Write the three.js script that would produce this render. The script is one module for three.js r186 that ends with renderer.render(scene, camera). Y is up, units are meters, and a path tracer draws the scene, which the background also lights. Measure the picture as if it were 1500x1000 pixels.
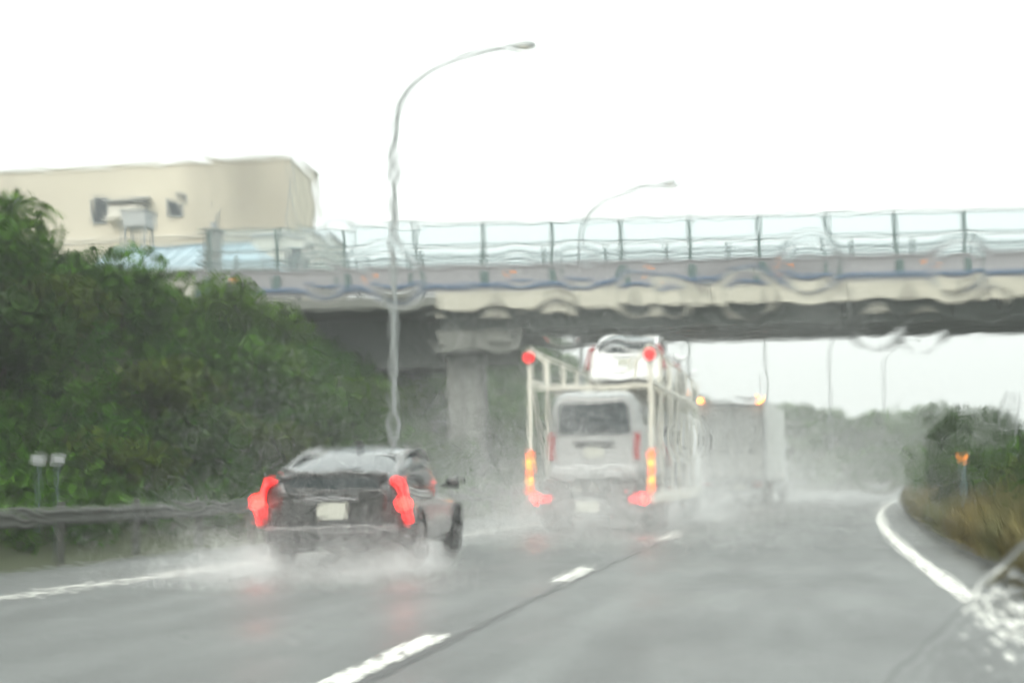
import * as THREE from 'three';
import { mergeGeometries, toCreasedNormals } from 'three/addons/utils/BufferGeometryUtils.js';
import { RoundedBoxGeometry } from 'three/addons/geometries/RoundedBoxGeometry.js';
import { ImprovedNoise } from 'three/addons/math/ImprovedNoise.js';

// ---------------------------------------------------------------- camera, sky, sun, exposure
const scene = new THREE.Scene();
const rad = Math.PI / 180, EYE = 1.05, YAW = 11.15 * rad, PITCH = 5.71 * rad, ROLL = -0.4 * rad, FPX = 2000;
const camera = new THREE.PerspectiveCamera(2 * Math.atan(500 / FPX) / rad, 1.5, 0.05, 4000);
camera.position.set(0, EYE, 0);
camera.rotation.set(PITCH, YAW, ROLL, 'YXZ');
camera.focus = 1.9; camera.userData.fStop = 4.9;                     // a lens focused a little beyond the wet windscreen
scene.add(camera);

{ // overcast sky, more than three times as bright overhead as at the horizon
  const W = 64, H = 32, d = new Float32Array(W * H * 4);
  for (let r = 0; r < H; r++) for (let c = 0; c < W; c++) {
    const el = ((r + 0.5) / H - 0.5) * Math.PI, k = Math.max(0, Math.sin(el)), L = 2.25 * (0.82 + 2.18 * k) / 3, i = (r * W + c) * 4;
    d[i] = L * 0.94; d[i + 1] = L; d[i + 2] = L * 0.96; d[i + 3] = 1;
  }
  const t = new THREE.DataTexture(d, W, H, THREE.RGBAFormat, THREE.FloatType);
  t.mapping = THREE.EquirectangularReflectionMapping; t.magFilter = THREE.LinearFilter; t.needsUpdate = true;
  scene.background = t; scene.environment = t;
}
const sun = new THREE.DirectionalLight(0xfff6ea, 1.3);
sun.position.set(-50, 95, 110); sun.target.position.set(0, 0, -40); sun.castShadow = true; sun.shadow.radius = 60;
Object.assign(sun.shadow.camera, { left: -120, right: 120, top: 120, bottom: -120, near: 1, far: 400 });
scene.add(sun, sun.target);
const renderer = new THREE.WebGLRenderer({ antialias: true });
renderer.toneMapping = THREE.LinearToneMapping; renderer.toneMappingExposure = 1.45;
renderer.shadowMap.enabled = true;
scene.fog = new THREE.FogExp2(new THREE.Color(0.93, 0.97, 0.96), 0.0019);

// ---------------------------------------------------------------- helpers
let seed = 12345;
const rnd = () => { seed = (seed + 0x6D2B79F5) | 0; let t = Math.imul(seed ^ (seed >>> 15), 1 | seed); t = (t + Math.imul(t ^ (t >>> 7), 61 | t)) ^ t; return ((t ^ (t >>> 14)) >>> 0) / 4294967296; };
const rr = (a, b) => a + (b - a) * rnd();
const gauss = () => Math.sqrt(-2 * Math.log(rnd() + 1e-9)) * Math.cos(6.2832 * rnd());
const perlin = new ImprovedNoise(), nz = (x, y, z = 0) => perlin.noise(x, y, z);
const fbm = (x, y, z = 0, o = 4) => { let s = 0, a = 1, f = 1; for (let i = 0; i < o; i++) { s += a * nz(x * f, y * f, z + i * 7.3); a *= 0.5; f *= 2; } return s; };
const smooth = THREE.MathUtils.smoothstep, lerp = THREE.MathUtils.lerp;
const V = (x, y, z) => new THREE.Vector3(x, y, z);

// a photograph pixel (1500 x 1000) gives a direction only
const camQ = new THREE.Quaternion().setFromEuler(camera.rotation);
const rayDir = (px, py) => V((px - 750) / FPX, (500 - py) / FPX, -1).applyQuaternion(camQ);
const onLevel = (px, py, H = 0) => { const d = rayDir(px, py), t = (H - EYE) / d.y; return V(d.x * t, H, d.z * t); };
const atAhead = (px, py, Z) => { const d = rayDir(px, py), t = -Z / d.z; return V(d.x * t, EYE + d.y * t, -Z); };
const bend = (Z) => (Z > 9 ? (Z - 9) ** 2 / 840 : 0);                  // the road bends gently to the right
const heading = (Z) => (Z > 9 ? Math.atan((Z - 9) / 420) : 0);

const taken = {};
const numbered = (n) => { const k = (taken[n] = (taken[n] ?? -1) + 1); return k ? `${n}_${String(k).padStart(3, '0')}` : n; };
function prep(g) {
  let q = g.index ? g.toNonIndexed() : g;
  if (!q.attributes.normal) q.computeVertexNormals();
  if (!q.attributes.uv) q.setAttribute('uv', new THREE.BufferAttribute(new Float32Array(q.attributes.position.count * 2), 2));
  for (const k of Object.keys(q.attributes)) if (!['position', 'normal', 'uv'].includes(k)) q.deleteAttribute(k);
  return q;
}
const join = (gs) => (Array.isArray(gs) ? (gs.length > 1 ? mergeGeometries(gs.map(prep)) : gs[0]) : gs);
function obj(name, gs, m, parent = scene) {
  const o = new THREE.Mesh(join(gs), m);
  o.name = parent === scene ? numbered(name) : name; o.castShadow = o.receiveShadow = true; parent.add(o);
  return o;
}
function tag(o, label, category, group, kind) {
  if (label) o.userData.label = label;
  if (category) o.userData.category = category;
  if (group) o.userData.group = group;
  if (kind) o.userData.kind = kind;
  return o;
}
function thing(name, label, category, p = [0, 0, 0], turn = 0, group) {
  const o = new THREE.Group(); o.name = numbered(name); o.position.set(...p); o.rotation.y = turn; scene.add(o);
  return tag(o, label, category, group);
}
function copy(src, label, p, turn, scale) {
  const c = src.clone(); c.name = numbered(src.name.replace(/_\d{3}$/, '')); c.userData = { ...src.userData };
  if (label) c.userData.label = label;
  c.position.set(...p); c.rotation.y = turn; if (scale) c.scale.copy(scale.isVector3 ? scale : V(scale, scale, scale)); scene.add(c);
  return c;
}
const box = (w, h, d, x = 0, y = 0, z = 0) => new THREE.BoxGeometry(w, h, d).translate(x, y, z);
const rbox = (w, h, d, x = 0, y = 0, z = 0, r = 0.02) => new RoundedBoxGeometry(w, h, d, 2, Math.min(r, w / 2.05, h / 2.05, d / 2.05)).translate(x, y, z);
const cyl = (r0, r1, h, x = 0, y = 0, z = 0, n = 14) => new THREE.CylinderGeometry(r1, r0, h, n).translate(x, y, z);
const wheelX = (r, w, x, y, z, n = 24) => new THREE.CylinderGeometry(r, r, w, n).rotateZ(Math.PI / 2).translate(x, y, z);
function bar(a, b, r, n = 8) {
  const d = V().subVectors(b, a), g = new THREE.CylinderGeometry(r, r, d.length(), n);
  g.applyQuaternion(new THREE.Quaternion().setFromUnitVectors(V(0, 1, 0), d.clone().normalize()));
  return g.translate((a.x + b.x) / 2, (a.y + b.y) / 2, (a.z + b.z) / 2);
}
function taper(pts, radii, n = 12) {                                   // a tube whose radius changes along its points
  const c = new THREE.CatmullRomCurve3(pts), N = Math.max(24, pts.length * 8), fr = c.computeFrenetFrames(N, false), pos = [], idx = [];
  for (let i = 0; i <= N; i++) {
    const t = i / N, p = c.getPoint(t), k = t * (radii.length - 1), j = Math.min(radii.length - 2, Math.floor(k)), r = lerp(radii[j], radii[j + 1], k - j);
    for (let s = 0; s < n; s++) { const a = (s / n) * 6.28318, q = p.clone().addScaledVector(fr.normals[i], r * Math.cos(a)).addScaledVector(fr.binormals[i], r * Math.sin(a)); pos.push(q.x, q.y, q.z); }
  }
  for (let i = 0; i < N; i++) for (let s = 0; s < n; s++) { const a = i * n + s, b = i * n + (s + 1) % n; idx.push(a, b, a + n, b, b + n, a + n); }
  const g = new THREE.BufferGeometry(); g.setAttribute('position', new THREE.Float32BufferAttribute(pos, 3)); g.setIndex(idx); g.computeVertexNormals();
  return g;
}
function loft(rings, caps = true, crease = 0.7) {                      // rings of equally many points
  const n = rings[0].length, pos = [], idx = [];
  for (const r of rings) for (const p of r) pos.push(p[0], p[1], p[2]);
  for (let i = 0; i + 1 < rings.length; i++) for (let s = 0; s < n; s++) { const a = i * n + s, b = i * n + (s + 1) % n; idx.push(a, b, a + n, b, b + n, a + n); }
  if (caps) for (const [row, flip] of [[0, true], [rings.length - 1, false]]) {
    const c = [0, 0, 0]; rings[row].forEach((p) => p.forEach((v, k) => (c[k] += v / n))); const ci = pos.length / 3; pos.push(...c);
    for (let s = 0; s < n; s++) { const a = row * n + s, b = row * n + (s + 1) % n; flip ? idx.push(ci, b, a) : idx.push(ci, a, b); }
  }
  const g = new THREE.BufferGeometry(); g.setAttribute('position', new THREE.Float32BufferAttribute(pos, 3)); g.setIndex(idx);
  return toCreasedNormals(g, crease);
}
function ringAt(z, w, y0, y1, n = 5, tumble = 0, N = 36) {             // a rounded section across a vehicle, clockwise seen from behind
  const out = [], yc = (y0 + y1) / 2, hh = (y1 - y0) / 2, sg = (v) => Math.sign(v) * Math.abs(v) ** (2 / n);
  for (let i = 0; i < N; i++) { const a = -(i + 0.5) / N * 6.28318, s = sg(Math.sin(a)), k = Math.max(0, s); out.push([w * sg(Math.cos(a)) * (1 - tumble * k * k), yc + hh * s, z]); }
  return out;
}
function sheet(rows, uvs) {                                            // a grid of points
  const R = rows.length, C = rows[0].length, pos = [], uv = [], idx = [];
  rows.forEach((r, i) => r.forEach((p, j) => { pos.push(p.x, p.y, p.z); const t = uvs ? uvs(p, i, j) : [p.x, p.z]; uv.push(t[0], t[1]); }));
  for (let i = 0; i + 1 < R; i++) for (let j = 0; j + 1 < C; j++) { const a = i * C + j; idx.push(a, a + 1, a + C, a + 1, a + C + 1, a + C); }
  const g = new THREE.BufferGeometry(); g.setAttribute('position', new THREE.Float32BufferAttribute(pos, 3)); g.setAttribute('uv', new THREE.Float32BufferAttribute(uv, 2)); g.setIndex(idx); g.computeVertexNormals();
  return g;
}
function noiseTex(size, fn, srgb = false) {                            // fn(u, v in 0..1) -> [r, g, b] 0..1
  const d = new Uint8Array(size * size * 4);
  for (let y = 0; y < size; y++) for (let x = 0; x < size; x++) { const c = fn(x / size, y / size), i = (y * size + x) * 4; for (let k = 0; k < 3; k++) d[i + k] = Math.max(0, Math.min(255, Math.round(255 * c[k]))); d[i + 3] = 255; }
  const t = new THREE.DataTexture(d, size, size); t.wrapS = t.wrapT = THREE.MirroredRepeatWrapping; t.magFilter = THREE.LinearFilter; t.minFilter = THREE.LinearFilter;
  if (srgb) t.colorSpace = THREE.SRGBColorSpace; t.needsUpdate = true;
  return t;
}
const lin = (r, g, b) => new THREE.Color().setRGB(r, g, b);
const std = (c, roughness = 0.6, o = {}) => new THREE.MeshStandardMaterial({ color: c, roughness, ...o });
const phy = (c, roughness = 0.3, o = {}) => new THREE.MeshPhysicalMaterial({ color: c, roughness, ...o });
const lamp = (c, k) => new THREE.MeshStandardMaterial({ color: c, roughness: 0.45, emissive: c, emissiveIntensity: k });

// ---------------------------------------------------------------- materials
const grit = noiseTex(512, (u, v) => { const n = 0.5 + 0.32 * fbm(u * 60, v * 60, 1, 3) + 0.2 * (rnd() - 0.5); return [n, n, n]; });
grit.repeat.set(0.5, 0.5);
const patches = noiseTex(512, (u, v) => { const n = 0.8 + 0.26 * fbm(u * 5, v * 9, 4, 5); return [n, n, n]; });
patches.repeat.set(0.11, 0.04);
const wornTone = noiseTex(512, (u, v) => { const n = 0.84 + 0.14 * fbm(u * 9, v * 6, 2, 5) + 0.1 * (rnd() - 0.5); return [n, n, n]; }, true);
wornTone.repeat.set(0.2, 0.05);
const paintWear = noiseTex(512, (u, v) => { const n = fbm(u * 22, v * 14, 6, 4) + 0.25 * (rnd() - 0.5), t = 0.5 + 0.5 * smooth(n, -0.5, 0.05); return [t, t, t * 0.99]; }, true);
paintWear.repeat.set(0.6, 0.35);
const stain = noiseTex(512, (u, v) => { const s = Math.max(0, fbm(u * 26, v * 3, 9, 4)), n = 0.9 - 0.35 * s + 0.12 * fbm(u * 7, v * 7, 3, 4); return [n, n, n * 0.985]; }, true);
stain.repeat.set(0.12, 0.12);
const M = {
  asphalt: phy(lin(0.135, 0.143, 0.14), 0.62, { map: wornTone, roughnessMap: patches, bumpMap: grit, bumpScale: 0.002, ior: 1.5 }),
  oldAsphalt: phy(lin(0.07, 0.075, 0.072), 0.4, { map: wornTone, roughnessMap: patches, bumpMap: grit, bumpScale: 0.003, ior: 1.36 }),
  paint: phy(lin(0.66, 0.66, 0.63), 0.5, { map: paintWear, bumpMap: grit, bumpScale: 0.001 }),
  seal: phy(lin(0.07, 0.072, 0.072), 0.7),
  soil: std(lin(0.04, 0.05, 0.02), 0.95),
  grass: std(lin(0.05, 0.07, 0.03), 0.95),
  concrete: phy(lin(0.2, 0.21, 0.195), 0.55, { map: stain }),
  fasciaPaint: phy(lin(0.62, 0.6, 0.52), 0.5, { map: stain }),
  parapetGrey: phy(lin(0.36, 0.36, 0.39), 0.5, { map: stain }),
  cream: std(lin(0.8, 0.74, 0.62), 0.7, { map: stain }),
  creamPale: std(lin(0.8, 0.78, 0.72), 0.7, { map: stain }),
  blueRoof: phy(lin(0.25, 0.36, 0.43), 0.4, { map: stain }),
  blueTrim: phy(lin(0.07, 0.12, 0.2), 0.45),
  steelDark: phy(lin(0.14, 0.16, 0.15), 0.5),
  steelGreen: phy(lin(0.075, 0.12, 0.115), 0.4),
  galv: phy(lin(0.3, 0.32, 0.32), 0.42, { metalness: 0.35 }),
  poleGrey: phy(lin(0.24, 0.26, 0.26), 0.4, { metalness: 0.2 }),
  clearPanel: phy(lin(0.9, 0.94, 0.95), 0.12, { transmission: 0.94, thickness: 0, ior: 1.3 }),
  pane: phy(lin(0.03, 0.04, 0.045), 0.06, { ior: 1.5 }),
  blackGloss: phy(lin(0.016, 0.017, 0.018), 0.25, { clearcoat: 1, clearcoatRoughness: 0.06 }),
  trim: std(lin(0.018, 0.018, 0.018), 0.55),
  rubber: std(lin(0.016, 0.016, 0.016), 0.7),
  rim: phy(lin(0.3, 0.31, 0.32), 0.3, { metalness: 0.8 }),
  white: phy(lin(0.74, 0.75, 0.75), 0.3, { clearcoat: 0.8, clearcoatRoughness: 0.08 }),
  silver: phy(lin(0.34, 0.35, 0.35), 0.32, { metalness: 0.25, clearcoat: 0.8, clearcoatRoughness: 0.08 }),
  plate: std(lin(0.45, 0.46, 0.4), 0.4),
  frameWhite: phy(lin(0.62, 0.6, 0.52), 0.4),
  deck: std(lin(0.07, 0.075, 0.075), 0.5),
  redLens: phy(lin(0.3, 0.012, 0.015), 0.15),
  tail: lamp(lin(1, 0.006, 0.008), 0.95),
  tailCore: lamp(lin(1, 0.05, 0.045), 2.6),
  tailSoft: lamp(lin(1, 0.02, 0.03), 0.5),
  amber: lamp(lin(1, 0.3, 0.03), 2.6),
  markerOrange: lamp(lin(1, 0.14, 0.012), 1.0),
  markerYellow: lamp(lin(1, 0.42, 0.02), 0.85),
  orangeTape: std(lin(0.75, 0.25, 0.06), 0.4),
  bark: std(lin(0.05, 0.04, 0.03), 0.9),
};
const leafMat = (r, g, b) => phy(lin(r, g, b), 0.7, { transmission: 0.45, thickness: 0, specularIntensity: 0.1 });
const L = { mid: leafMat(0.068, 0.17, 0.012), fresh: leafMat(0.095, 0.195, 0.012), dark: leafMat(0.036, 0.085, 0.011), olive: leafMat(0.085, 0.135, 0.014) };

// ---------------------------------------------------------------- ground and roads
tag(obj('ground', new THREE.PlaneGeometry(3000, 3000).rotateX(-Math.PI / 2).translate(0, -0.05, -200), M.grass), null, null, null, 'structure');
const Zs = []; for (let z = -20; z < 60; z += 2) Zs.push(z); for (let z = 60; z <= 300; z += 5) Zs.push(z);
const strip = (o0, o1, y, zs = Zs, cols = 1) => sheet(zs.map((Z) => Array.from({ length: cols + 1 }, (_, j) => { const a = typeof o0 === 'function' ? o0(Z) : o0, b = typeof o1 === 'function' ? o1(Z) : o1; return V(lerp(a, b, j / cols) + bend(Z), y, -Z); })), (p, i, j) => [p.x - bend(-p.z), -p.z]);
const span = (a, b, d = 1) => { const o = []; for (let z = a; z < b; z += d) o.push(z); o.push(b); return o; };
const road = tag(obj('road', strip(-8.9, 2.35, 0, Zs, 6), M.asphalt), null, null, null, 'structure');
obj('edge_line', strip((Z) => -6.28 - Math.max(0, 26 - Z) * 0.055, (Z) => -6.08 - Math.max(0, 26 - Z) * 0.055, 0.004, span(-10, 22, 1)), M.paint, road);
obj('edge_line', strip(-6.28, -6.08, 0.004, span(22.4, 150, 2)), M.paint, road);
obj('edge_line', strip(1.42, 1.63, 0.004, span(-10, 160, 1)), M.paint, road);
for (const [a, b] of [[6.1, 9.1], [13.9, 16.0], [23.2, 26.2], [33, 36], [43, 46], [53, 56], [63, 66], [73, 76]]) obj('lane_dash', strip(-2.4, -2.22, 0.004, span(a, b, 0.5)), M.paint, road);
obj('joint_seal', strip(-2.2, -2.12, 0.004, span(2, 80, 1)), M.seal, road);
const opp = tag(obj('opposite_road', strip(6.6, 15, -0.006, Zs, 3), M.oldAsphalt), null, null, null, 'structure');
tag(obj('median_strip', [strip(2.35, 6.6, 0.1, Zs, 2), strip(2.35, 2.352, 0.1)], M.soil), null, null, null, 'structure');
{ // kerb of the median
  const k = thing('median_kerb', 'low grey concrete kerb between the road and the planted median', 'kerb');
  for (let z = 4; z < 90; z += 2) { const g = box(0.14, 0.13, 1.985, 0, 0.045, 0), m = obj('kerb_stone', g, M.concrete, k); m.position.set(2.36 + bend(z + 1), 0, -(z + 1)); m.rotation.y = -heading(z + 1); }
}
const PL = 4.95;                                                        // level of the ground above the embankment
const hillH = (off, Z) => {
  const d = -off - 9.3, k = smooth(d, 0, 6.9), s = k * 5.15;
  return 0.02 + s + (d > 0.4 ? 0.22 * fbm(off * 0.35, Z * 0.3, 5, 3) * Math.min(1, d) : 0);
};
{
  const offs = [-8.9, -9.3]; for (let o = -9.8; o > -18; o -= 0.5) offs.push(o); for (let o = -18.5; o > -60; o -= 4) offs.push(o); offs.push(-90, -160, -300);
  const rows = Zs.map((Z) => offs.map((o) => V(o + bend(Z), o === -8.9 ? -0.004 : hillH(o, Z), -Z)));
  tag(obj('embankment', sheet(rows.map((r) => r.reverse())), M.soil), null, null, null, 'structure');
}

// ---------------------------------------------------------------- foliage makers
function leaves(n, place, size, aspect = 0.55) {                       // n leaf faces; place() gives a point and the way out
  const pos = [], nor = [], a = V(), b = V(), c = V();
  for (let i = 0; i < n; i++) {
    const [p, out] = place(i), s = size * rr(0.6, 1.35);
    a.set(gauss(), gauss(), gauss()).normalize(); b.set(gauss(), gauss(), gauss()).cross(a).normalize();
    c.crossVectors(a, b); if (c.dot(out) < 0) c.negate();
    const m = c.clone().multiplyScalar(0.6).add(out).normalize(), q = [p.clone().addScaledVector(a, -s), p.clone().addScaledVector(b, -s * aspect), p.clone().addScaledVector(a, s), p.clone().addScaledVector(b, s * aspect)];
    for (const k of [0, 1, 2, 0, 2, 3]) { pos.push(q[k].x, q[k].y, q[k].z); nor.push(m.x, m.y, m.z); }
  }
  const g = new THREE.BufferGeometry(); g.setAttribute('position', new THREE.Float32BufferAttribute(pos, 3)); g.setAttribute('normal', new THREE.Float32BufferAttribute(nor, 3));
  return g;
}
function lobes(list) { return () => { const [x, y, z, r, h] = list[Math.floor(rnd() * list.length)], d = V(gauss(), gauss(), gauss()).normalize(), k = 0.55 + 0.5 * Math.sqrt(rnd()); return [V(x + d.x * r * k, y + d.y * (h ?? r) * k, z + d.z * r * k), d]; }; }
function makeShrub(name, label, group, m, w, h, n, size, spots = 7) {  // base at the origin, stems and a lobed crown
  const t = thing(name, label, 'shrub', [0, 0, 0], 0, group), l = [];
  for (let i = 0; i < spots; i++) { const a = rr(0, 6.28), d = w * 0.5 * Math.sqrt(rnd()) * 0.75; l.push([Math.cos(a) * d, h * rr(0.35, 0.72), Math.sin(a) * d, w * rr(0.22, 0.34), h * rr(0.22, 0.33)]); }
  obj('foliage', leaves(n, lobes(l), size), m, t);
  for (const q of l.slice(0, 4)) obj('stem', taper([V(q[0] * 0.1, -0.15, q[2] * 0.1), V(q[0] * 0.45, q[1] * 0.5, q[2] * 0.4), V(q[0], q[1], q[2])], [0.03, 0.02, 0.01], 6), M.bark, t);
  return t;
}
function makeTree(name, label, group, m, h, w, n, size) {
  const t = thing(name, label, 'tree', [0, 0, 0], 0, group), l = [], top = V(rr(-0.2, 0.2), h * 0.62, rr(-0.2, 0.2));
  const tr = obj('trunk', taper([V(0, -0.3, 0), V(0.06, h * 0.3, 0.04), top], [0.03 * h, 0.022 * h, 0.008 * h], 9), M.bark, t);
  for (let i = 0; i < 13; i++) { const a = rr(0, 6.28), e = rnd(), d = w * 0.5 * Math.sqrt(rnd()) * (1.05 - 0.6 * e); l.push([Math.cos(a) * d, h * lerp(0.26, 0.84, e), Math.sin(a) * d, w * rr(0.16, 0.27), h * rr(0.1, 0.17)]); }
  for (const q of l.slice(0, 6)) obj('limb', taper([V(0, q[1] * 0.55, 0), V(q[0] * 0.5, q[1] * 0.8, q[2] * 0.5), V(q[0], q[1], q[2])], [0.011 * h, 0.007 * h, 0.003 * h], 6), M.bark, tr);
  obj('crown', leaves(n, lobes(l), size), m, t);
  return t;
}
function ground_cover(name, label, m, n, geo, put, tint) {
  const o = new THREE.InstancedMesh(geo, m, n), D = new THREE.Object3D(), c = new THREE.Color(); o.name = numbered(name);
  for (let i = 0; i < n; i++) { put(D, i); D.updateMatrix(); o.setMatrixAt(i, D.matrix); tint(c, D.position); o.setColorAt(i, c); }
  o.castShadow = o.receiveShadow = true; scene.add(o); return tag(o, label, 'plants', null, 'stuff');
}

// ---------------------------------------------------------------- embankment planting
{
  const n = 460000, pos = new Float32Array(n * 9), nor = new Float32Array(n * 9), col = new Float32Array(n * 9), a = V(), b = V(), c = V(), out = V(); let k = 0, p = V(), rgb = [0, 0, 0], left = 0, R = 0.3;
  while (k < n) {
    if (!left) {                                                       // a clump of leaves
      const Z = 6 + 115 * rnd() ** 1.5, off = -9.7 - 8.6 * rnd(), q = fbm(off * 0.45, Z * 0.3, 2, 3), w = fbm(off * 0.8, Z * 0.6, 8, 3), d = rr(0.7, 1.3);
      p.set(off + bend(Z), hillH(off, Z) + rr(0, 0.5), -Z); R = rr(0.15, 0.5); left = Math.floor(rr(14, 30));
      rgb = [(0.064 + 0.03 * q + 0.018 * w) * d, (0.18 + 0.05 * q) * d, (0.009 + 0.003 * q) * d];
    }
    left--;
    out.set(gauss(), Math.abs(gauss()) * 0.9 - 0.1, gauss()).normalize(); const s = rr(0.035, 0.085), o = p.clone().addScaledVector(out, R * rr(0.3, 1));
    a.set(gauss(), gauss(), gauss()).normalize(); b.set(gauss(), gauss(), gauss()).cross(a).normalize(); c.crossVectors(a, b); if (c.dot(out) < 0) c.negate(); c.multiplyScalar(0.6).add(out).normalize();
    const v = [o.clone().addScaledVector(a, -s).addScaledVector(b, -s * 0.5), o.clone().addScaledVector(a, -s).addScaledVector(b, s * 0.5), o.clone().addScaledVector(a, s * 1.1)], t = rr(0.85, 1.15);
    for (let i = 0; i < 3; i++) { v[i].toArray(pos, k * 9 + i * 3); c.toArray(nor, k * 9 + i * 3); for (let j = 0; j < 3; j++) col[k * 9 + i * 3 + j] = rgb[j] * t; }
    k++;
  }
  const g = new THREE.BufferGeometry(); g.setAttribute('position', new THREE.BufferAttribute(pos, 3)); g.setAttribute('normal', new THREE.BufferAttribute(nor, 3)); g.setAttribute('color', new THREE.BufferAttribute(col, 3));
  tag(obj('hedge_leaves', g, phy(lin(1, 1, 1), 0.7, { transmission: 0.45, thickness: 0, specularIntensity: 0.1, vertexColors: true })), 'dense leafy ground cover spread over the whole embankment slope', 'plants', null, 'stuff');
}
{
  const g = 'shrubs growing on the embankment', protos = [
    makeShrub('embankment_shrub', 'mid green leafy shrub growing on the road embankment', g, L.mid, 2.6, 1.9, 1500, 0.085),
    makeShrub('embankment_shrub', 'bright fresh green shrub growing on the road embankment', g, L.fresh, 2.2, 1.6, 1300, 0.08),
    makeShrub('embankment_shrub', 'dark green shrub growing on the road embankment', g, L.dark, 2.4, 2.0, 1400, 0.085),
    makeShrub('embankment_shrub', 'yellowish green shrub growing on the road embankment', g, L.olive, 2.3, 1.5, 1300, 0.08)];
  const spots = [];
  for (let Z = 26; Z < 38; Z += 1.4) spots.push([-16.6 + rr(-0.4, 0.5), Z + rr(-0.3, 0.3), rr(0.5, 0.75), rnd() < 0.5 ? 2 : 0]);                // along the crest
  for (const [o, z, s, k] of [[-16.9, 25.5, 0.6, 2], [-16.8, 27.8, 0.7, 2], [-15, 19, 0.7, 2], [-14.4, 21, 1.1, 0], [-15.2, 23.4, 1.1, 1], [-13.6, 23, 1, 3], [-13.8, 26, 1.2, 0], [-12.2, 24.5, 1.1, 3], [-14.5, 29, 1.1, 1], [-12.6, 29.5, 1.1, 0], [-11.2, 27.5, 1, 3],
    [-14.8, 32.5, 1.1, 1], [-13.2, 33.5, 1, 1], [-11.8, 33, 1, 0], [-10.8, 31, 0.9, 2], [-14.6, 36, 1, 1], [-12.6, 37, 1, 1], [-11.2, 36.5, 0.9, 0], [-11, 23.5, 0.9, 2], [-10.7, 20.6, 0.9, 3], [-12.4, 19.5, 1.1, 2], [-12.8, 41, 0.9, 1], [-11.2, 41.5, 0.8, 0], [-12, 47, 0.8, 0], [-11.4, 52, 1, 1], [-12.6, 56, 1.1, 0], [-11.6, 61, 1.1, 1], [-12.4, 68, 1.2, 0], [-11.6, 76, 1.2, 2], [-13, 84, 1.4, 0], [-11.8, 93, 1.4, 1]]) spots.push([o, z, s, k]);
  const used = new Set(), tone = ['mid green leafy', 'bright fresh green', 'dark green', 'yellowish green'];
  for (const [o, Z, s, k] of spots) {
    const p = [o + bend(Z), hillH(o, Z) - 0.05, -Z], turn = rr(0, 6.28), how = s > 0.98 ? 'tall' : s > 0.78 ? 'middling' : 'low';
    const where = Z > 72 ? 'on the slope far beyond the bridge' : Z > 49 ? 'on the slope just beyond the bridge' : Z > 40 ? 'on the slope under the bridge' : o < -16 ? (Z > 33 ? 'on the embankment crest near the bridge end' : Z > 29.4 ? 'on the embankment crest below the blue roof' : 'on the embankment crest below the cream building') : Math.abs(Z - 33) < 2.2 && o > -13.4 ? 'beside the first lamp column' : o > -11.5 ? 'at the foot of the embankment behind the guard rail' : o > -13.7 ? (Z > 30 ? 'halfway up the embankment close to the bridge' : 'halfway up the embankment') : Z > 28 ? 'high on the embankment close to the bridge' : 'high on the embankment';
    let c = protos[k];
    if (!used.has(k)) { used.add(k); c.position.set(...p); c.rotation.y = turn; c.scale.setScalar(s); } else c = copy(protos[k], null, p, turn, s);
    c.userData.label = `${how} ${tone[k]} shrub ${where}`;
  }
}

// ---------------------------------------------------------------- guard rail at the foot of the slope
{
  const t = thing('guard_rail', 'dull grey green corrugated metal guard rail on posts along the foot of the embankment', 'guard rail');
  const prof = [[0, 0.5], [0.05, 0.535], [0.05, 0.565], [0.02, 0.6], [0.02, 0.62], [0.05, 0.655], [0.05, 0.685], [0, 0.72]];
  const ring = (z) => [...prof.map(([x, y]) => [x, y, z]), ...prof.slice().reverse().map(([x, y]) => [x - 0.012, y, z])];
  const beam = loft([ring(-1.99), ring(1.99)], true, 0.5), post = cyl(0.057, 0.057, 1.0, 0, 0.3, 0, 10);
  const railGrey = phy(lin(0.055, 0.06, 0.05), 0.7);
  for (let z = 6; z < 120; z += 4) {
    const m = obj('rail_beam', beam, railGrey, t); m.position.set(-8.95 + bend(z + 2), 0, -(z + 2)); m.rotation.y = -heading(z + 2);
    for (const d of [0, 2]) { const p = obj('post', post, railGrey, t); p.position.set(-9.06 + bend(z + d), 0, -(z + d)); }
  }
}

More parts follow.
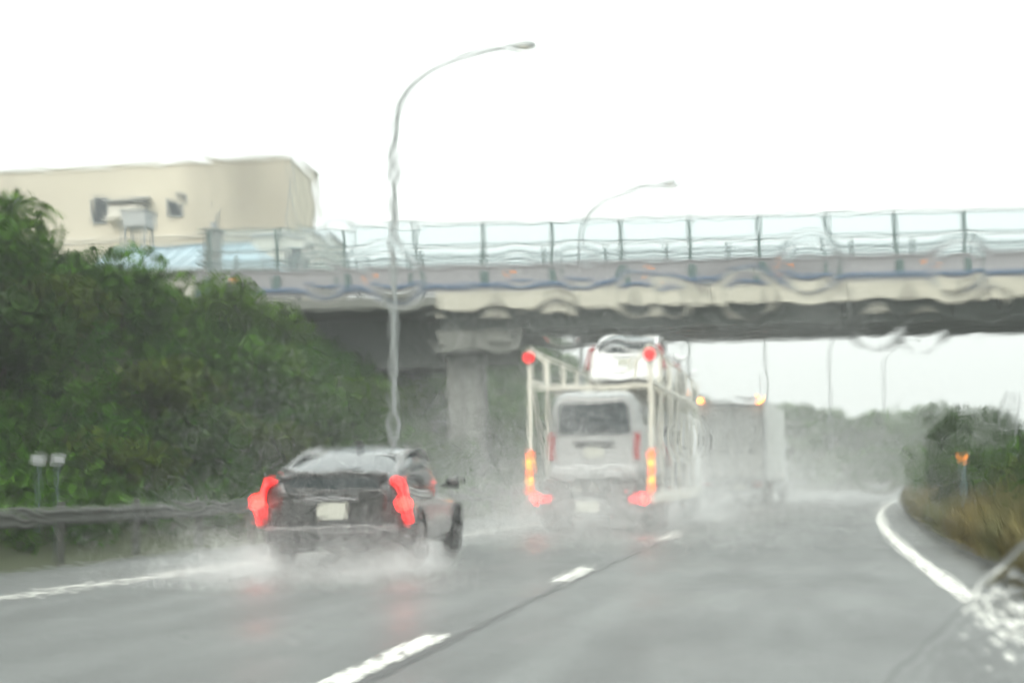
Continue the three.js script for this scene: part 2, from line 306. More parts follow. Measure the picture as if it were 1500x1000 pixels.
// ---------------------------------------------------------------- overpass
{
  const t = thing('overpass', 'concrete road bridge with post and panel fence crossing above the road', 'bridge', [-Math.sin(YAW) * 41.5, 0, -Math.cos(YAW) * 41.5], YAW);
  t.rotation.order = 'YXZ'; t.rotation.z = 0.0195;                      // the deck climbs two in a hundred
  const A = -9.6, E = 30, mid = (A + E) / 2, len = E - A;
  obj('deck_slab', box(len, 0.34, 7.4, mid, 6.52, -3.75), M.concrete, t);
  for (let s = -2.2; s < E - 0.1; s += 4.2) obj('fascia_panel', rbox(4.185, 0.58, 0.16, s + 2.1, 6.46, 0.04, 0.015), M.fasciaPaint, t);
  for (let s = A; s < -2.3; s += 3.7) obj('side_span_girder', box(3.69, 1.6, 3.6, s + 1.845, 5.53, -4.9), M.steelDark, t);
  for (const z of [-1.25, -3.0, -4.8, -6.5]) {
    const g = obj('girder', [box(len - 7.5, 0.62, 0.06, mid + 3.75, 6.02, z), box(len - 7.5, 0.05, 0.42, mid + 3.75, 5.69, z)], M.steelDark, t);
    for (let s = -1; s < E; s += 3) obj('stiffener', box(0.03, 0.6, 0.3, s, 6.02, z), M.steelDark, g);
  }
  for (let s = 0.6; s < E; s += 5) obj('cross_frame', box(0.12, 0.4, 5.9, s, 6.05, -3.72), M.steelDark, t);
  const par = obj('parapet', [box(len, 0.78, 0.2, mid, 7.15, -0.12), box(len, 0.06, 0.3, mid, 7.57, -0.12)], M.parapetGrey, t);
  for (let s = -8.4; s < 18; s += 4.26) obj('reflector', box(0.3, 0.06, 0.014, s, 7.32, -0.011), M.orangeTape, par);
  obj('blue_band', rbox(len, 0.13, 0.08, mid, 6.95, 0.03, 0.02), M.blueTrim, t);
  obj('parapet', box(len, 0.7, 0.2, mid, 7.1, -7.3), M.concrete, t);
  for (let i = 0, s = -9.22; s < E; s += 2.13, i++) {
    const p = obj('fence_post', rbox(0.11, 1.95, 0.14, s, 7.98, -0.29, 0.015), M.steelGreen, t);
    obj('post_bracket', rbox(0.26, 0.42, 0.1, s, 7.2, 0.0, 0.02), M.steelGreen, p);
    obj('fence_panel', box(2.0, 0.72, 0.008, s + 1.065, 8.55, -0.29), M.clearPanel, t);
    obj('fence_panel', box(2.0, 0.5, 0.008, s + 1.065, 7.9, -0.29), M.clearPanel, t);
  }
  for (const [y, r] of [[8.95, 0.028], [8.26, 0.04], [7.92, 0.06]]) obj('fence_rail', bar(V(A, y, -0.4), V(E, y, -0.4), r, 8), M.steelGreen, t);
  for (let s = -8.7; s < E; s += 1.98) obj('walkway_post', cyl(0.065, 0.065, 1.75, s, 7.5, -1.9, 10), M.steelGreen, t);
  for (const y of [7.98]) obj('walkway_rail', bar(V(A, y, -1.9), V(E, y, -1.9), 0.04, 8), M.steelGreen, t);
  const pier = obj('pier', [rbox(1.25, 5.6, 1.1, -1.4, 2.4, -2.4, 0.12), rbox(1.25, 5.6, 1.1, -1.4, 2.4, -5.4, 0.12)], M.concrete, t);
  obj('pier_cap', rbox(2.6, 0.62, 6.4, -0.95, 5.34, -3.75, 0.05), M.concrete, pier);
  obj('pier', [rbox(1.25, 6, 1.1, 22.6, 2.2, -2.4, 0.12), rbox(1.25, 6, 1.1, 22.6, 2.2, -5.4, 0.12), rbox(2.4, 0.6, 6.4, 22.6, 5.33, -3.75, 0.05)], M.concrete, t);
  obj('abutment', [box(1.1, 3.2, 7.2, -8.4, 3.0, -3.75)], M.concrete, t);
}

// ---------------------------------------------------------------- buildings above the embankment
{
  const Z = 70, xr = -26.2, t = thing('cream_building', 'large flat roofed cream building with few windows above the embankment', 'building', [0, PL, -Z]);
  const W = 30, top = 18.65 - PL, D = 4.6, x0 = xr - W;
  obj('wall', box(W, top, D, xr - W / 2, top / 2, -D / 2), M.cream, t);
  const cap = obj('parapet_cap', rbox(W + 0.16, 0.16, D + 0.16, xr - W / 2, top + 0.08, -D / 2, 0.03), M.creamPale, t);
  obj('corner_downpipe', cyl(0.07, 0.07, top - 0.4, xr + 0.09, top / 2, 0.08, 8), M.poleGrey, t);
  const at = (px, py) => { const p = atAhead(px, py, Z - 0.05); return [p.x, p.y - PL]; };
  const win = (px, py, w, h) => { const [x, y] = at(px, py), f = obj('window', [box(w, 0.09, 0.14, x, y + h / 2, 0.02), box(w, 0.09, 0.2, x, y - h / 2, 0.03), box(0.09, h, 0.14, x - w / 2, y, 0.02), box(0.09, h, 0.14, x + w / 2, y, 0.02)], M.poleGrey, t); obj('pane', box(w - 0.09, h - 0.09, 0.04, x, y, 0.0), M.pane, f); };
  win(257, 303, 0.85, 1.0);
  win(146, 308, 0.9, 1.5); win(205, 300, 1.0, 0.8);
  for (const [px, py, w, h] of [[20, 300, 1.1, 1.0], [-40, 300, 1.1, 1.0]]) win(px, py, w, h);
  { const [x, y] = at(190, 312), b = obj('balcony', [rbox(2.1, 0.7, 0.7, x, y, 0.36, 0.03), box(2.3, 0.1, 0.9, x, y - 0.42, 0.45)], M.creamPale, t); obj('awning', box(2.6, 0.12, 0.9, x, y + 0.62, 0.45), M.poleGrey, b); }
  { const [x] = at(318, 300); obj('downpipe', cyl(0.06, 0.06, top - 2.6, x, top / 2 - 1.3, 0.08, 8), M.poleGrey, t); }
  { const [, y] = at(300, 345); obj('ledge', rbox(W - 0.3, 0.12, 0.14, xr - W / 2, y, 0.06, 0.02), M.creamPale, t); }
  obj('side_window', box(0.06, 1.1, 0.9, xr + 0.02, 8.4, -2.4), M.pane, t);
}
{
  const Z = 50, a = atAhead(120, 350, Z), b = atAhead(392, 346, Z), t = thing('blue_roofed_house', 'low house with a pale blue sheet metal roof in front of the cream building', 'house', [0, PL, -Z]);
  const xl = a.x, xrr = b.x, ridge = 10.75 - PL, eave = 9.35 - PL, dep = 5;
  obj('wall', box(xrr - xl - 0.5, eave, dep - 0.6, (xl + xrr) / 2, eave / 2, -dep / 2), M.creamPale, t);
  const hip = 1.7, P = (x, y, z) => [x, y, z];
  const quad = (p) => { const g = new THREE.BufferGeometry(), q = []; for (const k of p.length === 4 ? [0, 1, 2, 0, 2, 3] : [0, 1, 2]) q.push(...p[k]); g.setAttribute('position', new THREE.Float32BufferAttribute(q, 3)); const uv = []; for (let i = 0; i < q.length; i += 3) uv.push(q[i], q[i + 2]); g.setAttribute('uv', new THREE.Float32BufferAttribute(uv, 2)); g.computeVertexNormals(); return g; };
  const zm = -dep / 2, roof = obj('roof', [quad([P(xl, eave, 0.2), P(xrr, eave, 0.2), P(xrr - hip, ridge, zm), P(xl, ridge, zm)]), quad([P(xrr, eave, 0.2), P(xrr, eave, -dep - 0.2), P(xrr - hip, ridge, zm)]), quad([P(xrr, eave, -dep - 0.2), P(xl, eave, -dep - 0.2), P(xl, ridge, zm), P(xrr - hip, ridge, zm)]), quad([P(xl, eave, -dep - 0.2), P(xl, eave, 0.2), P(xl, ridge, zm)]), quad([P(xl, eave - 0.02, 0.2), P(xl, eave - 0.02, -dep - 0.2), P(xrr, eave - 0.02, -dep - 0.2), P(xrr, eave - 0.02, 0.2)])], M.blueRoof, t);
  const sl = V(0, ridge - eave, zm - 0.2);
  for (let x = xl + 0.3; x < xrr - hip; x += 0.62) obj('standing_seam', bar(V(x, eave + 0.02, 0.2), V(x, eave + sl.y + 0.02, 0.2 + sl.z), 0.025, 5), M.blueRoof, roof);
  obj('ridge_cap', rbox(xrr - hip - xl, 0.09, 0.22, (xl + xrr - hip) / 2, ridge + 0.02, zm, 0.03), M.blueRoof, roof);
  obj('gutter', rbox(xrr - xl, 0.1, 0.12, (xl + xrr) / 2, eave - 0.04, 0.27, 0.03), M.poleGrey, t);
  for (const f of [0.25, 0.55, 0.8]) { const x = lerp(xl, xrr, f), w = obj('window', [box(1.3, 0.07, 0.1, x, 2.15, -0.26), box(1.3, 0.07, 0.1, x, 1.05, -0.26), box(0.07, 1.1, 0.1, x, 1.6, -0.26)], M.poleGrey, t); obj('pane', box(1.24, 1.05, 0.04, x, 1.6, -0.28), M.pane, w); }
}
{
  const p = atAhead(312, 350, 46), t = thing('chimney_stack', 'square grey masonry stack standing in front of the pale blue roof', 'chimney', [p.x, PL, -46]);
  const h = atAhead(312, 338, 46).y - PL;
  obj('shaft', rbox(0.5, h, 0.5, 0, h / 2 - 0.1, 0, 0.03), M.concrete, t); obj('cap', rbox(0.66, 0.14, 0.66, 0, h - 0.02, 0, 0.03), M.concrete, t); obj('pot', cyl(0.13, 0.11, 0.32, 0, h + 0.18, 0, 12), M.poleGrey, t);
}
{
  const p = atAhead(196, 330, 53.5), t = thing('water_tank', 'grey water tank on legs rising behind the pale blue roof', 'tank', [p.x, PL, -53.9]), y = p.y - PL;
  obj('tank', rbox(1.15, 0.7, 1.0, 0, y + 0.25, 0, 0.06), M.galv, t); obj('rim', rbox(1.25, 0.08, 1.1, 0, y + 0.62, 0, 0.02), M.poleGrey, t);
  for (const [x, z] of [[-0.45, 0.4], [0.45, 0.4], [-0.45, -0.4], [0.45, -0.4]]) obj('leg', box(0.1, y + 0.1, 0.1, x, (y - 0.1) / 2, z), M.poleGrey, t);
}
{
  const a = atAhead(372, 348, 60), b = atAhead(470, 348, 60), t = thing('pale_annex', 'small pale flat roofed annex between the cream building and the bridge', 'building', [(a.x + b.x) / 2, PL, -60]), w = b.x - a.x, h = a.y - PL;
  obj('wall', box(w, h, 4, 0, h / 2, -2), M.creamPale, t); obj('roof_slab', rbox(w + 0.3, 0.16, 4.3, 0, h + 0.08, -2, 0.03), M.poleGrey, t);
  const d = obj('window', [box(1.1, 0.08, 0.1, 0.5, h - 0.6, 0.02), box(1.1, 0.08, 0.1, 0.5, h - 1.6, 0.02)], M.poleGrey, t); obj('pane', box(1.0, 0.95, 0.04, 0.5, h - 1.1, 0.01), M.pane, d);
}
{
  const proto = makeShrub('plateau_bush', 'rounded dark bush beside the bridge end above the slope', 'bushes beside the bridge end', L.dark, 1.6, 1.5, 900, 0.08);
  [[405, 390], [432, 386], [462, 392], [490, 396]].forEach(([px, py], i) => { const p = atAhead(px, py, 45 + i * 0.4), a = [p.x, PL + 0.1, p.z]; i ? copy(proto, null, a, rr(0, 6), rr(0.85, 1.1)) : proto.position.set(...a); });
}

// ---------------------------------------------------------------- lamp columns
function lampPost(label, x, y, Z, H, reach) {
  const t = thing('street_lamp', label, 'street lamp', [x, y, -Z], 0.05, 'lamp columns along the road');
  const h = H - y;
  obj('pole', taper([V(0, -0.1, 0), V(0, h * 0.4, 0), V(0, h * 0.78, 0), V(reach * 0.03, h * 0.87, 0), V(reach * 0.17, h * 0.93, 0), V(reach * 0.42, h * 0.968, 0), V(reach * 0.72, h * 0.992, 0), V(reach, h, 0)], [0.1, 0.09, 0.08, 0.07, 0.062, 0.056, 0.05, 0.045], 12), M.poleGrey, t);
  obj('base_plate', [cyl(0.2, 0.2, 0.06, 0, 0.03, 0, 16), rbox(0.2, 0.4, 0.2, 0, 0.3, 0, 0.03)], M.poleGrey, t);
  const pts = [[0, 0.001], [0.06, 0.06], [0.2, 0.11], [0.45, 0.15], [0.62, 0.13], [0.72, 0.05], [0.74, 0.001]].map(([a, b]) => new THREE.Vector2(b, a));
  const head = obj('lamp_head', new THREE.LatheGeometry(pts, 16).scale(1, 1, 0.62).rotateZ(-Math.PI / 2 + 0.06).scale(1, 0.9, 1).translate(reach - 0.06, h, 0), M.galv, t);
  head.geometry.rotateX(0);
  obj('lamp_lens', new THREE.SphereGeometry(0.13, 16, 8, 0, 6.2832, Math.PI / 2, Math.PI / 2).scale(1.6, 0.75, 0.75).translate(reach + 0.38, h - 0.02, 0), M.creamPale, head);
}
{
  const off = -10.15, solve = (px) => { let a = 20, b = 260; for (let i = 0; i < 50; i++) { const m = (a + b) / 2; (atAhead(px, 600, m).x < off + bend(m) ? (b = m) : (a = m)); } return (a + b) / 2; };
  const first = atAhead(577, 420, 33);
  lampPost('tall curved lamp column on the embankment before the bridge', first.x, hillH(first.x - bend(33), 33) - 0.05, 33, 11.95, 3.0);
  const second = atAhead(850, 380, 54);
  lampPost('curved lamp column rising directly behind the bridge fence', second.x, hillH(second.x - bend(54), 54) - 0.05, 54, 12.75, 3.3);
  for (const [px, H, f] of [[1010, 12.2, 'distant lamp column rising between the transporter and the box lorry'], [1123, 12.4, 'distant lamp column rising just past the box lorry'], [1217, 13.6, 'faint distant lamp column above the far trees'], [1297, 14.2, 'faintest and farthest lamp column above the far trees']]) { const Z = Math.min(150, solve(px)), p = atAhead(px, 600, Z); lampPost(f, p.x, Math.max(0, hillH(p.x - bend(Z), Z)) - 0.05, Z, H, 3); }
}

// ---------------------------------------------------------------- trees beyond the bridge
{
  const g = 'hazy trees beyond the bridge', mk = (lb, h, w) => makeTree('distant_tree', lb, g, L.mid, h, w, 2600, 0.22);
  const pr = [mk('broad hazy green tree beyond the bridge', 7.5, 8), mk('rounded pale green tree in the mist beyond the bridge', 6.5, 6.5), mk('low spreading tree in the mist beyond the bridge', 5.5, 8)];
  const placed = new Set(), list = [[1145, 590, 118, 0], [1175, 590, 122, 1], [1205, 598, 128, 2], [1238, 612, 132, 2], [1268, 600, 134, 1], [1298, 588, 130, 0], [1330, 580, 126, 0], [1362, 588, 122, 1], [1392, 612, 118, 2], [1425, 622, 114, 1], [1460, 628, 110, 2], [1500, 630, 108, 0], [1160, 640, 100, 2], [1225, 655, 104, 1], [1290, 655, 106, 2], [1350, 650, 104, 0], [1405, 650, 100, 2], [690, 470, 58, 0], [722, 478, 64, 1], [752, 484, 70, 0], [782, 492, 77, 1], [815, 505, 86, 0], [1060, 600, 135, 0], [1020, 600, 120, 1], [985, 590, 110, 0]];
  list.forEach(([px, py, Z, k], i) => {
    const top = atAhead(px, py, Z), off = top.x - bend(Z), y = off < -9 ? hillH(off, Z) : -0.05, h = [7.5, 6.5, 5.5][k], s = Math.max(0.5, (top.y - y) / (h * 0.97)), sc = V(Math.max(0.75, Math.min(1.25, s)), s, Math.max(0.75, Math.min(1.25, s)));
    const p = [top.x, y, -Z], turn = rr(0, 6.28);
    const where = px < 900 ? 'on the crest behind the bridge pier and lamp' : px < 1100 ? 'beyond the pale box lorry' : px > 1380 ? 'behind the dark evergreen bush' : py > 630 ? 'low beside the misty far road' : py < 591 ? 'with its crown against the sky under the bridge' : 'in the misty tree line under the bridge';
    let c = pr[k];
    if (!placed.has(k)) { placed.add(k); c.position.set(...p); c.scale.copy(sc); } else c = copy(c, null, p, turn, sc);
    c.userData.label = `${['broad green', 'rounded pale green', 'low spreading'][k]} tree ${where}`;
  });
}

// ---------------------------------------------------------------- planted median
{
  const blade = (() => { const g = new THREE.BufferGeometry(), pos = [], nor = []; for (let i = 0; i < 9; i++) { const a = rr(0, 6.28), r = rr(0, 0.09), x = Math.cos(a) * r, z = Math.sin(a) * r, h = rr(0.3, 0.62), dx = rr(-0.22, 0.22), dz = rr(-0.22, 0.22), w = 0.008, b = rr(0, 6.28), wx = Math.cos(b) * w, wz = Math.sin(b) * w; pos.push(x - wx, 0, z - wz, x + wx, 0, z + wz, x + dx, h, z + dz); for (let k = 0; k < 3; k++) nor.push(dx, 0.8, dz); } g.setAttribute('position', new THREE.Float32BufferAttribute(pos, 3)); g.setAttribute('normal', new THREE.Float32BufferAttribute(nor, 3)); return g; })();
  ground_cover('median_grass', 'long yellowing grass along the edge of the median', phy(lin(1, 1, 1), 0.7, { transmission: 0.3, thickness: 0, specularIntensity: 0.25 }), 22000, blade, (D) => {
    const Z = 11 + 55 * rnd() ** 1.7, off = 2.3 + 1.8 * rnd() ** 1.3; D.position.set(off + bend(Z), 0.09, -Z); D.rotation.set(0, rr(0, 6.28), 0); const s = rr(0.8, 1.35) * (0.85 + 0.5 * Math.min(1, (off - 2.4) / 0.8)); D.scale.set(s * 1.4, s, s * 1.4);
  }, (c, p) => { const k = fbm(p.x * 0.9, p.z * 0.35, 3, 3), d = rr(0.7, 1.3); c.setRGB((0.2 + 0.09 * k) * d, (0.17 + 0.02 * k) * d, 0.025 * d); });
  const g = 'shrubs planted along the median', pr = [
    makeShrub('median_shrub', 'dense green shrub in the row planted on the median', g, L.mid, 1.7, 1.55, 1700, 0.06, 9),
    makeShrub('median_shrub', 'leafy olive shrub in the row planted on the median', g, L.olive, 1.6, 1.35, 1500, 0.06, 9),
    makeShrub('median_shrub', 'dark leaved shrub in the row planted on the median', g, L.dark, 1.7, 1.5, 1700, 0.06, 9)];
  const done = new Set();
  [[3.75, 14.5, 0.9, 0], [3.9, 16.2, 1.05, 1], [3.5, 18, 1.0, 0], [4.3, 18.8, 1.15, 2], [3.5, 20.2, 1.0, 1], [3.45, 22.4, 1.05, 0], [4.2, 23, 1.15, 2], [3.35, 25, 1.05, 1], [3.5, 28, 1, 0], [3.4, 31.5, 1.05, 1], [3.3, 35, 1.1, 0], [3.2, 39, 1.2, 0], [3.1, 43, 1.2, 1], [3.4, 48, 1.1, 0], [3.5, 54, 1, 2], [3.6, 61, 1, 0], [3.7, 69, 1, 1], [3.8, 78, 1, 0]].forEach(([o, Z, s, k]) => {
    const p = [o + bend(Z), 0.09, -Z], tn = rr(0, 6.28);
    const where = Z < 17 ? 'standing first in the grass of the median' : Z < 21 ? 'on the median before the marker post' : Z < 26 ? 'on the median round the dark evergreen bush' : Z < 42 ? 'on the median beyond the evergreen bush' : Z < 50 ? 'on the median under the bridge' : 'on the median beyond the bridge';
    let c = pr[k];
    if (!done.has(k)) { done.add(k); c.position.set(...p); c.rotation.y = tn; c.scale.setScalar(s); } else c = copy(c, null, p, tn, s);
    c.userData.label = `${['dense green', 'leafy olive', 'dark leaved'][k]} shrub ${where}`;
  });
  // the dark clipped evergreen that rises out of the row
  const q = atAhead(1432, 640, 24.5), t = thing('clipped_evergreen', 'dark rounded evergreen bush rising above the median shrubs', 'bush', [q.x, 0.09, q.z]), h = atAhead(1432, 594, 24.5).y - 0.09;
  obj('trunk', taper([V(0, -0.1, 0), V(0.02, h * 0.3, 0), V(0, h * 0.7, 0)], [0.06, 0.05, 0.02], 8), M.bark, t);
  obj('crown', leaves(5200, () => { const d = V(gauss(), gauss(), gauss()).normalize(), k = 0.7 + 0.32 * Math.sqrt(rnd()), f = 1 + 0.12 * nz(d.x * 3, d.y * 3, d.z * 3), sx = Math.sign(d.x) * Math.abs(d.x) ** 0.75, sy = Math.sign(d.y) * Math.abs(d.y) ** 0.7; return [V(sx * 0.86 * k * f, h * 0.57 + sy * h * 0.42 * k * f, d.z * 0.7 * k * f), d]; }, 0.04, 0.5), L.dark, t);
  const r = atAhead(1411, 671, 21.5), m = thing('delineator_post', 'slim dark roadside marker post with a round orange reflector among the median shrubs', 'marker post', [r.x, 0.09, r.z]);
  obj('post', cyl(0.03, 0.03, r.y - 0.05, 0, (r.y - 0.15) / 2, 0, 10), M.steelGreen, m);
  obj('reflector_frame', new THREE.CylinderGeometry(0.065, 0.065, 0.03, 18).rotateX(Math.PI / 2).translate(0, r.y - 0.09, 0.0), M.trim, m);
  obj('reflector', new THREE.CylinderGeometry(0.052, 0.052, 0.02, 18).rotateX(Math.PI / 2).translate(0, r.y - 0.09, 0.02), std(lin(0.95, 0.3, 0.03), 0.3), m);
  const s = atAhead(1486, 640, 23), st = thing('sign_post', 'thin grey post rising beside the dark evergreen bush', 'post', [s.x, 0.09, s.z]), sh = atAhead(1486, 578, 23).y;
  obj('pole', cyl(0.032, 0.032, sh, 0, sh / 2 - 0.1, 0, 10), M.poleGrey, st); obj('cap', new THREE.SphereGeometry(0.036, 10, 6).translate(0, sh - 0.1, 0), M.poleGrey, st);
}
{
  const Z = 16.5, p = atAhead(70, 690, Z), t = thing('marker_board', 'small blank pale marker board on two posts at the foot of the embankment', 'sign', [p.x, hillH(p.x - bend(Z), Z) - 0.05, -Z], 0.35);
  const y = atAhead(70, 673, Z).y - t.position.y;
  for (const x of [-0.12, 0.12]) { obj('board', rbox(0.17, 0.12, 0.02, x, y, 0.03, 0.01), M.galv, t); obj('post', cyl(0.014, 0.014, y + 0.2, x, y / 2 - 0.1, 0, 8), M.steelGreen, t); }
}

// ---------------------------------------------------------------- vehicles (local axes: rear at z = 0, driving towards -z)
function wheel(t, r, w, x, z, y = r) {
  const k = new THREE.Group(); k.name = 'wheel'; k.position.set(x, y, z); t.add(k);
  const s = Math.sign(x);
  obj('tyre', new THREE.TorusGeometry(r - w * 0.32, w * 0.36, 10, 26).scale(1, 1, 1.35).rotateY(Math.PI / 2), M.rubber, k);
  obj('rim', [wheelX(r * 0.66, w * 0.5, 0, 0, 0, 22), ...[0, 1, 2, 3, 4].map((i) => box(0.03, r * 0.58, 0.05, s * w * 0.27, r * 0.3, 0).rotateX(i * 1.2566))], M.rim, k);
  obj('hub', wheelX(r * 0.16, w * 0.6, s * 0.01, 0, 0, 12), M.trim, k);
}
const extr = (pts, d, bevel = 0.008) => new THREE.ExtrudeGeometry(new THREE.Shape(pts.map(([x, y]) => new THREE.Vector2(x, y))), { depth: d, bevelEnabled: bevel > 0, bevelSize: bevel, bevelThickness: bevel, bevelSegments: 2 });
const flipX = (g) => { const q = g.clone().scale(-1, 1, 1), p = prep(q); for (const a of Object.values(p.attributes)) { const n = a.itemSize, s = a.array; for (let i = 0; i < a.count; i += 3) for (let k = 0; k < n; k++) { const x = s[(i + 1) * n + k]; s[(i + 1) * n + k] = s[(i + 2) * n + k]; s[(i + 2) * n + k] = x; } } return p; };

function makeCar(name, label, group, paint, lit) {
  const t = thing(name, label, 'car', [0, 0, 0], 0, group);
  obj('body', loft([[0.0, 0.68, 0.44, 0.98], [-0.03, 0.79, 0.36, 1.04], [-0.1, 0.85, 0.3, 1.09], [-0.4, 0.875, 0.24, 1.07], [-1, 0.88, 0.2, 1.0], [-2.2, 0.88, 0.2, 0.94], [-3.3, 0.88, 0.2, 0.9], [-3.9, 0.85, 0.22, 0.8], [-4.3, 0.76, 0.26, 0.7], [-4.46, 0.6, 0.32, 0.62]].map(([z, w, a, b]) => ringAt(z, w, a, b, 5, 0.06))), paint, t);
  const gh = [[-0.05, 0.66, 0.95, 1.12], [-0.3, 0.7, 0.92, 1.2], [-0.8, 0.72, 0.88, 1.335], [-1.3, 0.72, 0.86, 1.42], [-1.9, 0.72, 0.86, 1.465], [-2.4, 0.71, 0.84, 1.44], [-2.9, 0.69, 0.84, 1.32], [-3.4, 0.64, 0.8, 1.08], [-3.65, 0.55, 0.8, 0.9]];
  obj('glasshouse', loft(gh.map(([z, w, a, b]) => ringAt(z, w, a, b, 3.6, 0.2))), M.pane, t);
  obj('roof', loft(gh.slice(2, 7).map(([z, w, a, b]) => ringAt(z - 0.1, w * 0.88, b - 0.07, b + 0.012, 4, 0.1)), true), paint, t);
  for (const s of [-1, 1]) {
    obj('pillar', taper([V(s * 0.66, 1.02, -0.16), V(s * 0.645, 1.2, -0.55), V(s * 0.6, 1.36, -1.05), V(s * 0.56, 1.43, -1.6)], [0.05, 0.035, 0.03, 0.03], 8), paint, t);
    obj('pillar', bar(V(s * 0.72, 0.95, -1.75), V(s * 0.6, 1.42, -1.65), 0.03), paint, t);
    const m = obj('mirror', rbox(0.2, 0.13, 0.1, s * 0.99, 1.0, -2.62, 0.045), paint, t); obj('mirror_arm', bar(V(s * 0.82, 0.95, -2.62), V(s * 0.94, 0.97, -2.62), 0.025), M.trim, m);
    obj('door_handle', rbox(0.03, 0.035, 0.18, s * 0.895, 0.86, -1.55, 0.012), paint, t);
    const lg = extr([[0.68, 1.03], [0.71, 1.065], [0.79, 1.045], [0.815, 0.97], [0.833, 0.88], [0.895, 0.56], [0.882, 0.54], [0.868, 0.55], [0.81, 0.84], [0.787, 0.94], [0.74, 0.99]], 0.2).translate(0, 0, -0.185);
    const tl = obj('tail_light', s > 0 ? lg : flipX(lg), lit ? M.tail : M.redLens, t);
    if (lit) { const cg = extr([[0.735, 1.035], [0.785, 1.03], [0.8, 0.97], [0.82, 0.88], [0.878, 0.6], [0.868, 0.6], [0.805, 0.88], [0.78, 0.97]], 0.01, 0.002).translate(0, 0, 0.024); obj('light_core', s > 0 ? cg : flipX(cg), M.tailCore, tl); }
    obj('bumper_reflection', rbox(0.16, 0.045, 0.02, s * 0.66, 0.44, 0.015, 0.01), lit ? M.tailSoft : M.redLens, t);  // red strips added for tail light reflected in spray; glowing on the lit car
    if (lit) { const p = new THREE.PointLight(0xff1a14, 0.25, 0, 2); p.position.set(s * 0.85, 0.78, 0.1); p.shadow.radius = 4; p.castShadow = true; tl.add(p); }
    for (const z of [-0.82, -3.6]) { wheel(t, 0.32, 0.2, s * 0.79, z); obj('wheel_arch', new THREE.TorusGeometry(0.36, 0.03, 6, 20, Math.PI).rotateY(Math.PI / 2).translate(s * 0.872, 0.34, z), M.trim, t); }
  }
  obj('spoiler', rbox(1.26, 0.05, 0.2, 0, 1.115, -0.06, 0.02), M.blackGloss, t);
  obj('lower_rear_window', rbox(1.12, 0.14, 0.03, 0, 1.0, 0.005, 0.012), M.pane, t);
  const hatch = obj('tailgate', rbox(1.24, 0.4, 0.05, 0, 0.74, 0.0, 0.03), paint, t); obj('garnish', rbox(0.62, 0.035, 0.02, 0, 0.83, 0.035, 0.01), M.rim, hatch);
  obj('licence_plate', rbox(0.34, 0.17, 0.015, 0, 0.69, 0.035, 0.006), M.plate, t);
  const bp = obj('bumper', rbox(1.6, 0.22, 0.12, 0, 0.42, 0.0, 0.05), paint, t); obj('diffuser', rbox(1.2, 0.12, 0.1, 0, 0.29, 0.0, 0.03), M.trim, bp);
  obj('antenna', extr([[0, 0], [0.14, 0], [0.13, 0.03], [0.03, 0.075]], 0.03, 0.004).rotateY(Math.PI / 2).translate(-0.015, 1.445, -1.32), M.trim, t);
  obj('rear_wiper', bar(V(-0.02, 1.14, -0.09), V(0.3, 1.17, -0.2), 0.009, 6), M.trim, t);
  return t;
}
const lead = makeCar('hatchback_car', 'black hatchback with lit slanting red tail lights trailing spray', null, M.blackGloss, true);
lead.position.set(-5.06, 0.0, -15); lead.rotation.y = 4.5 * rad;

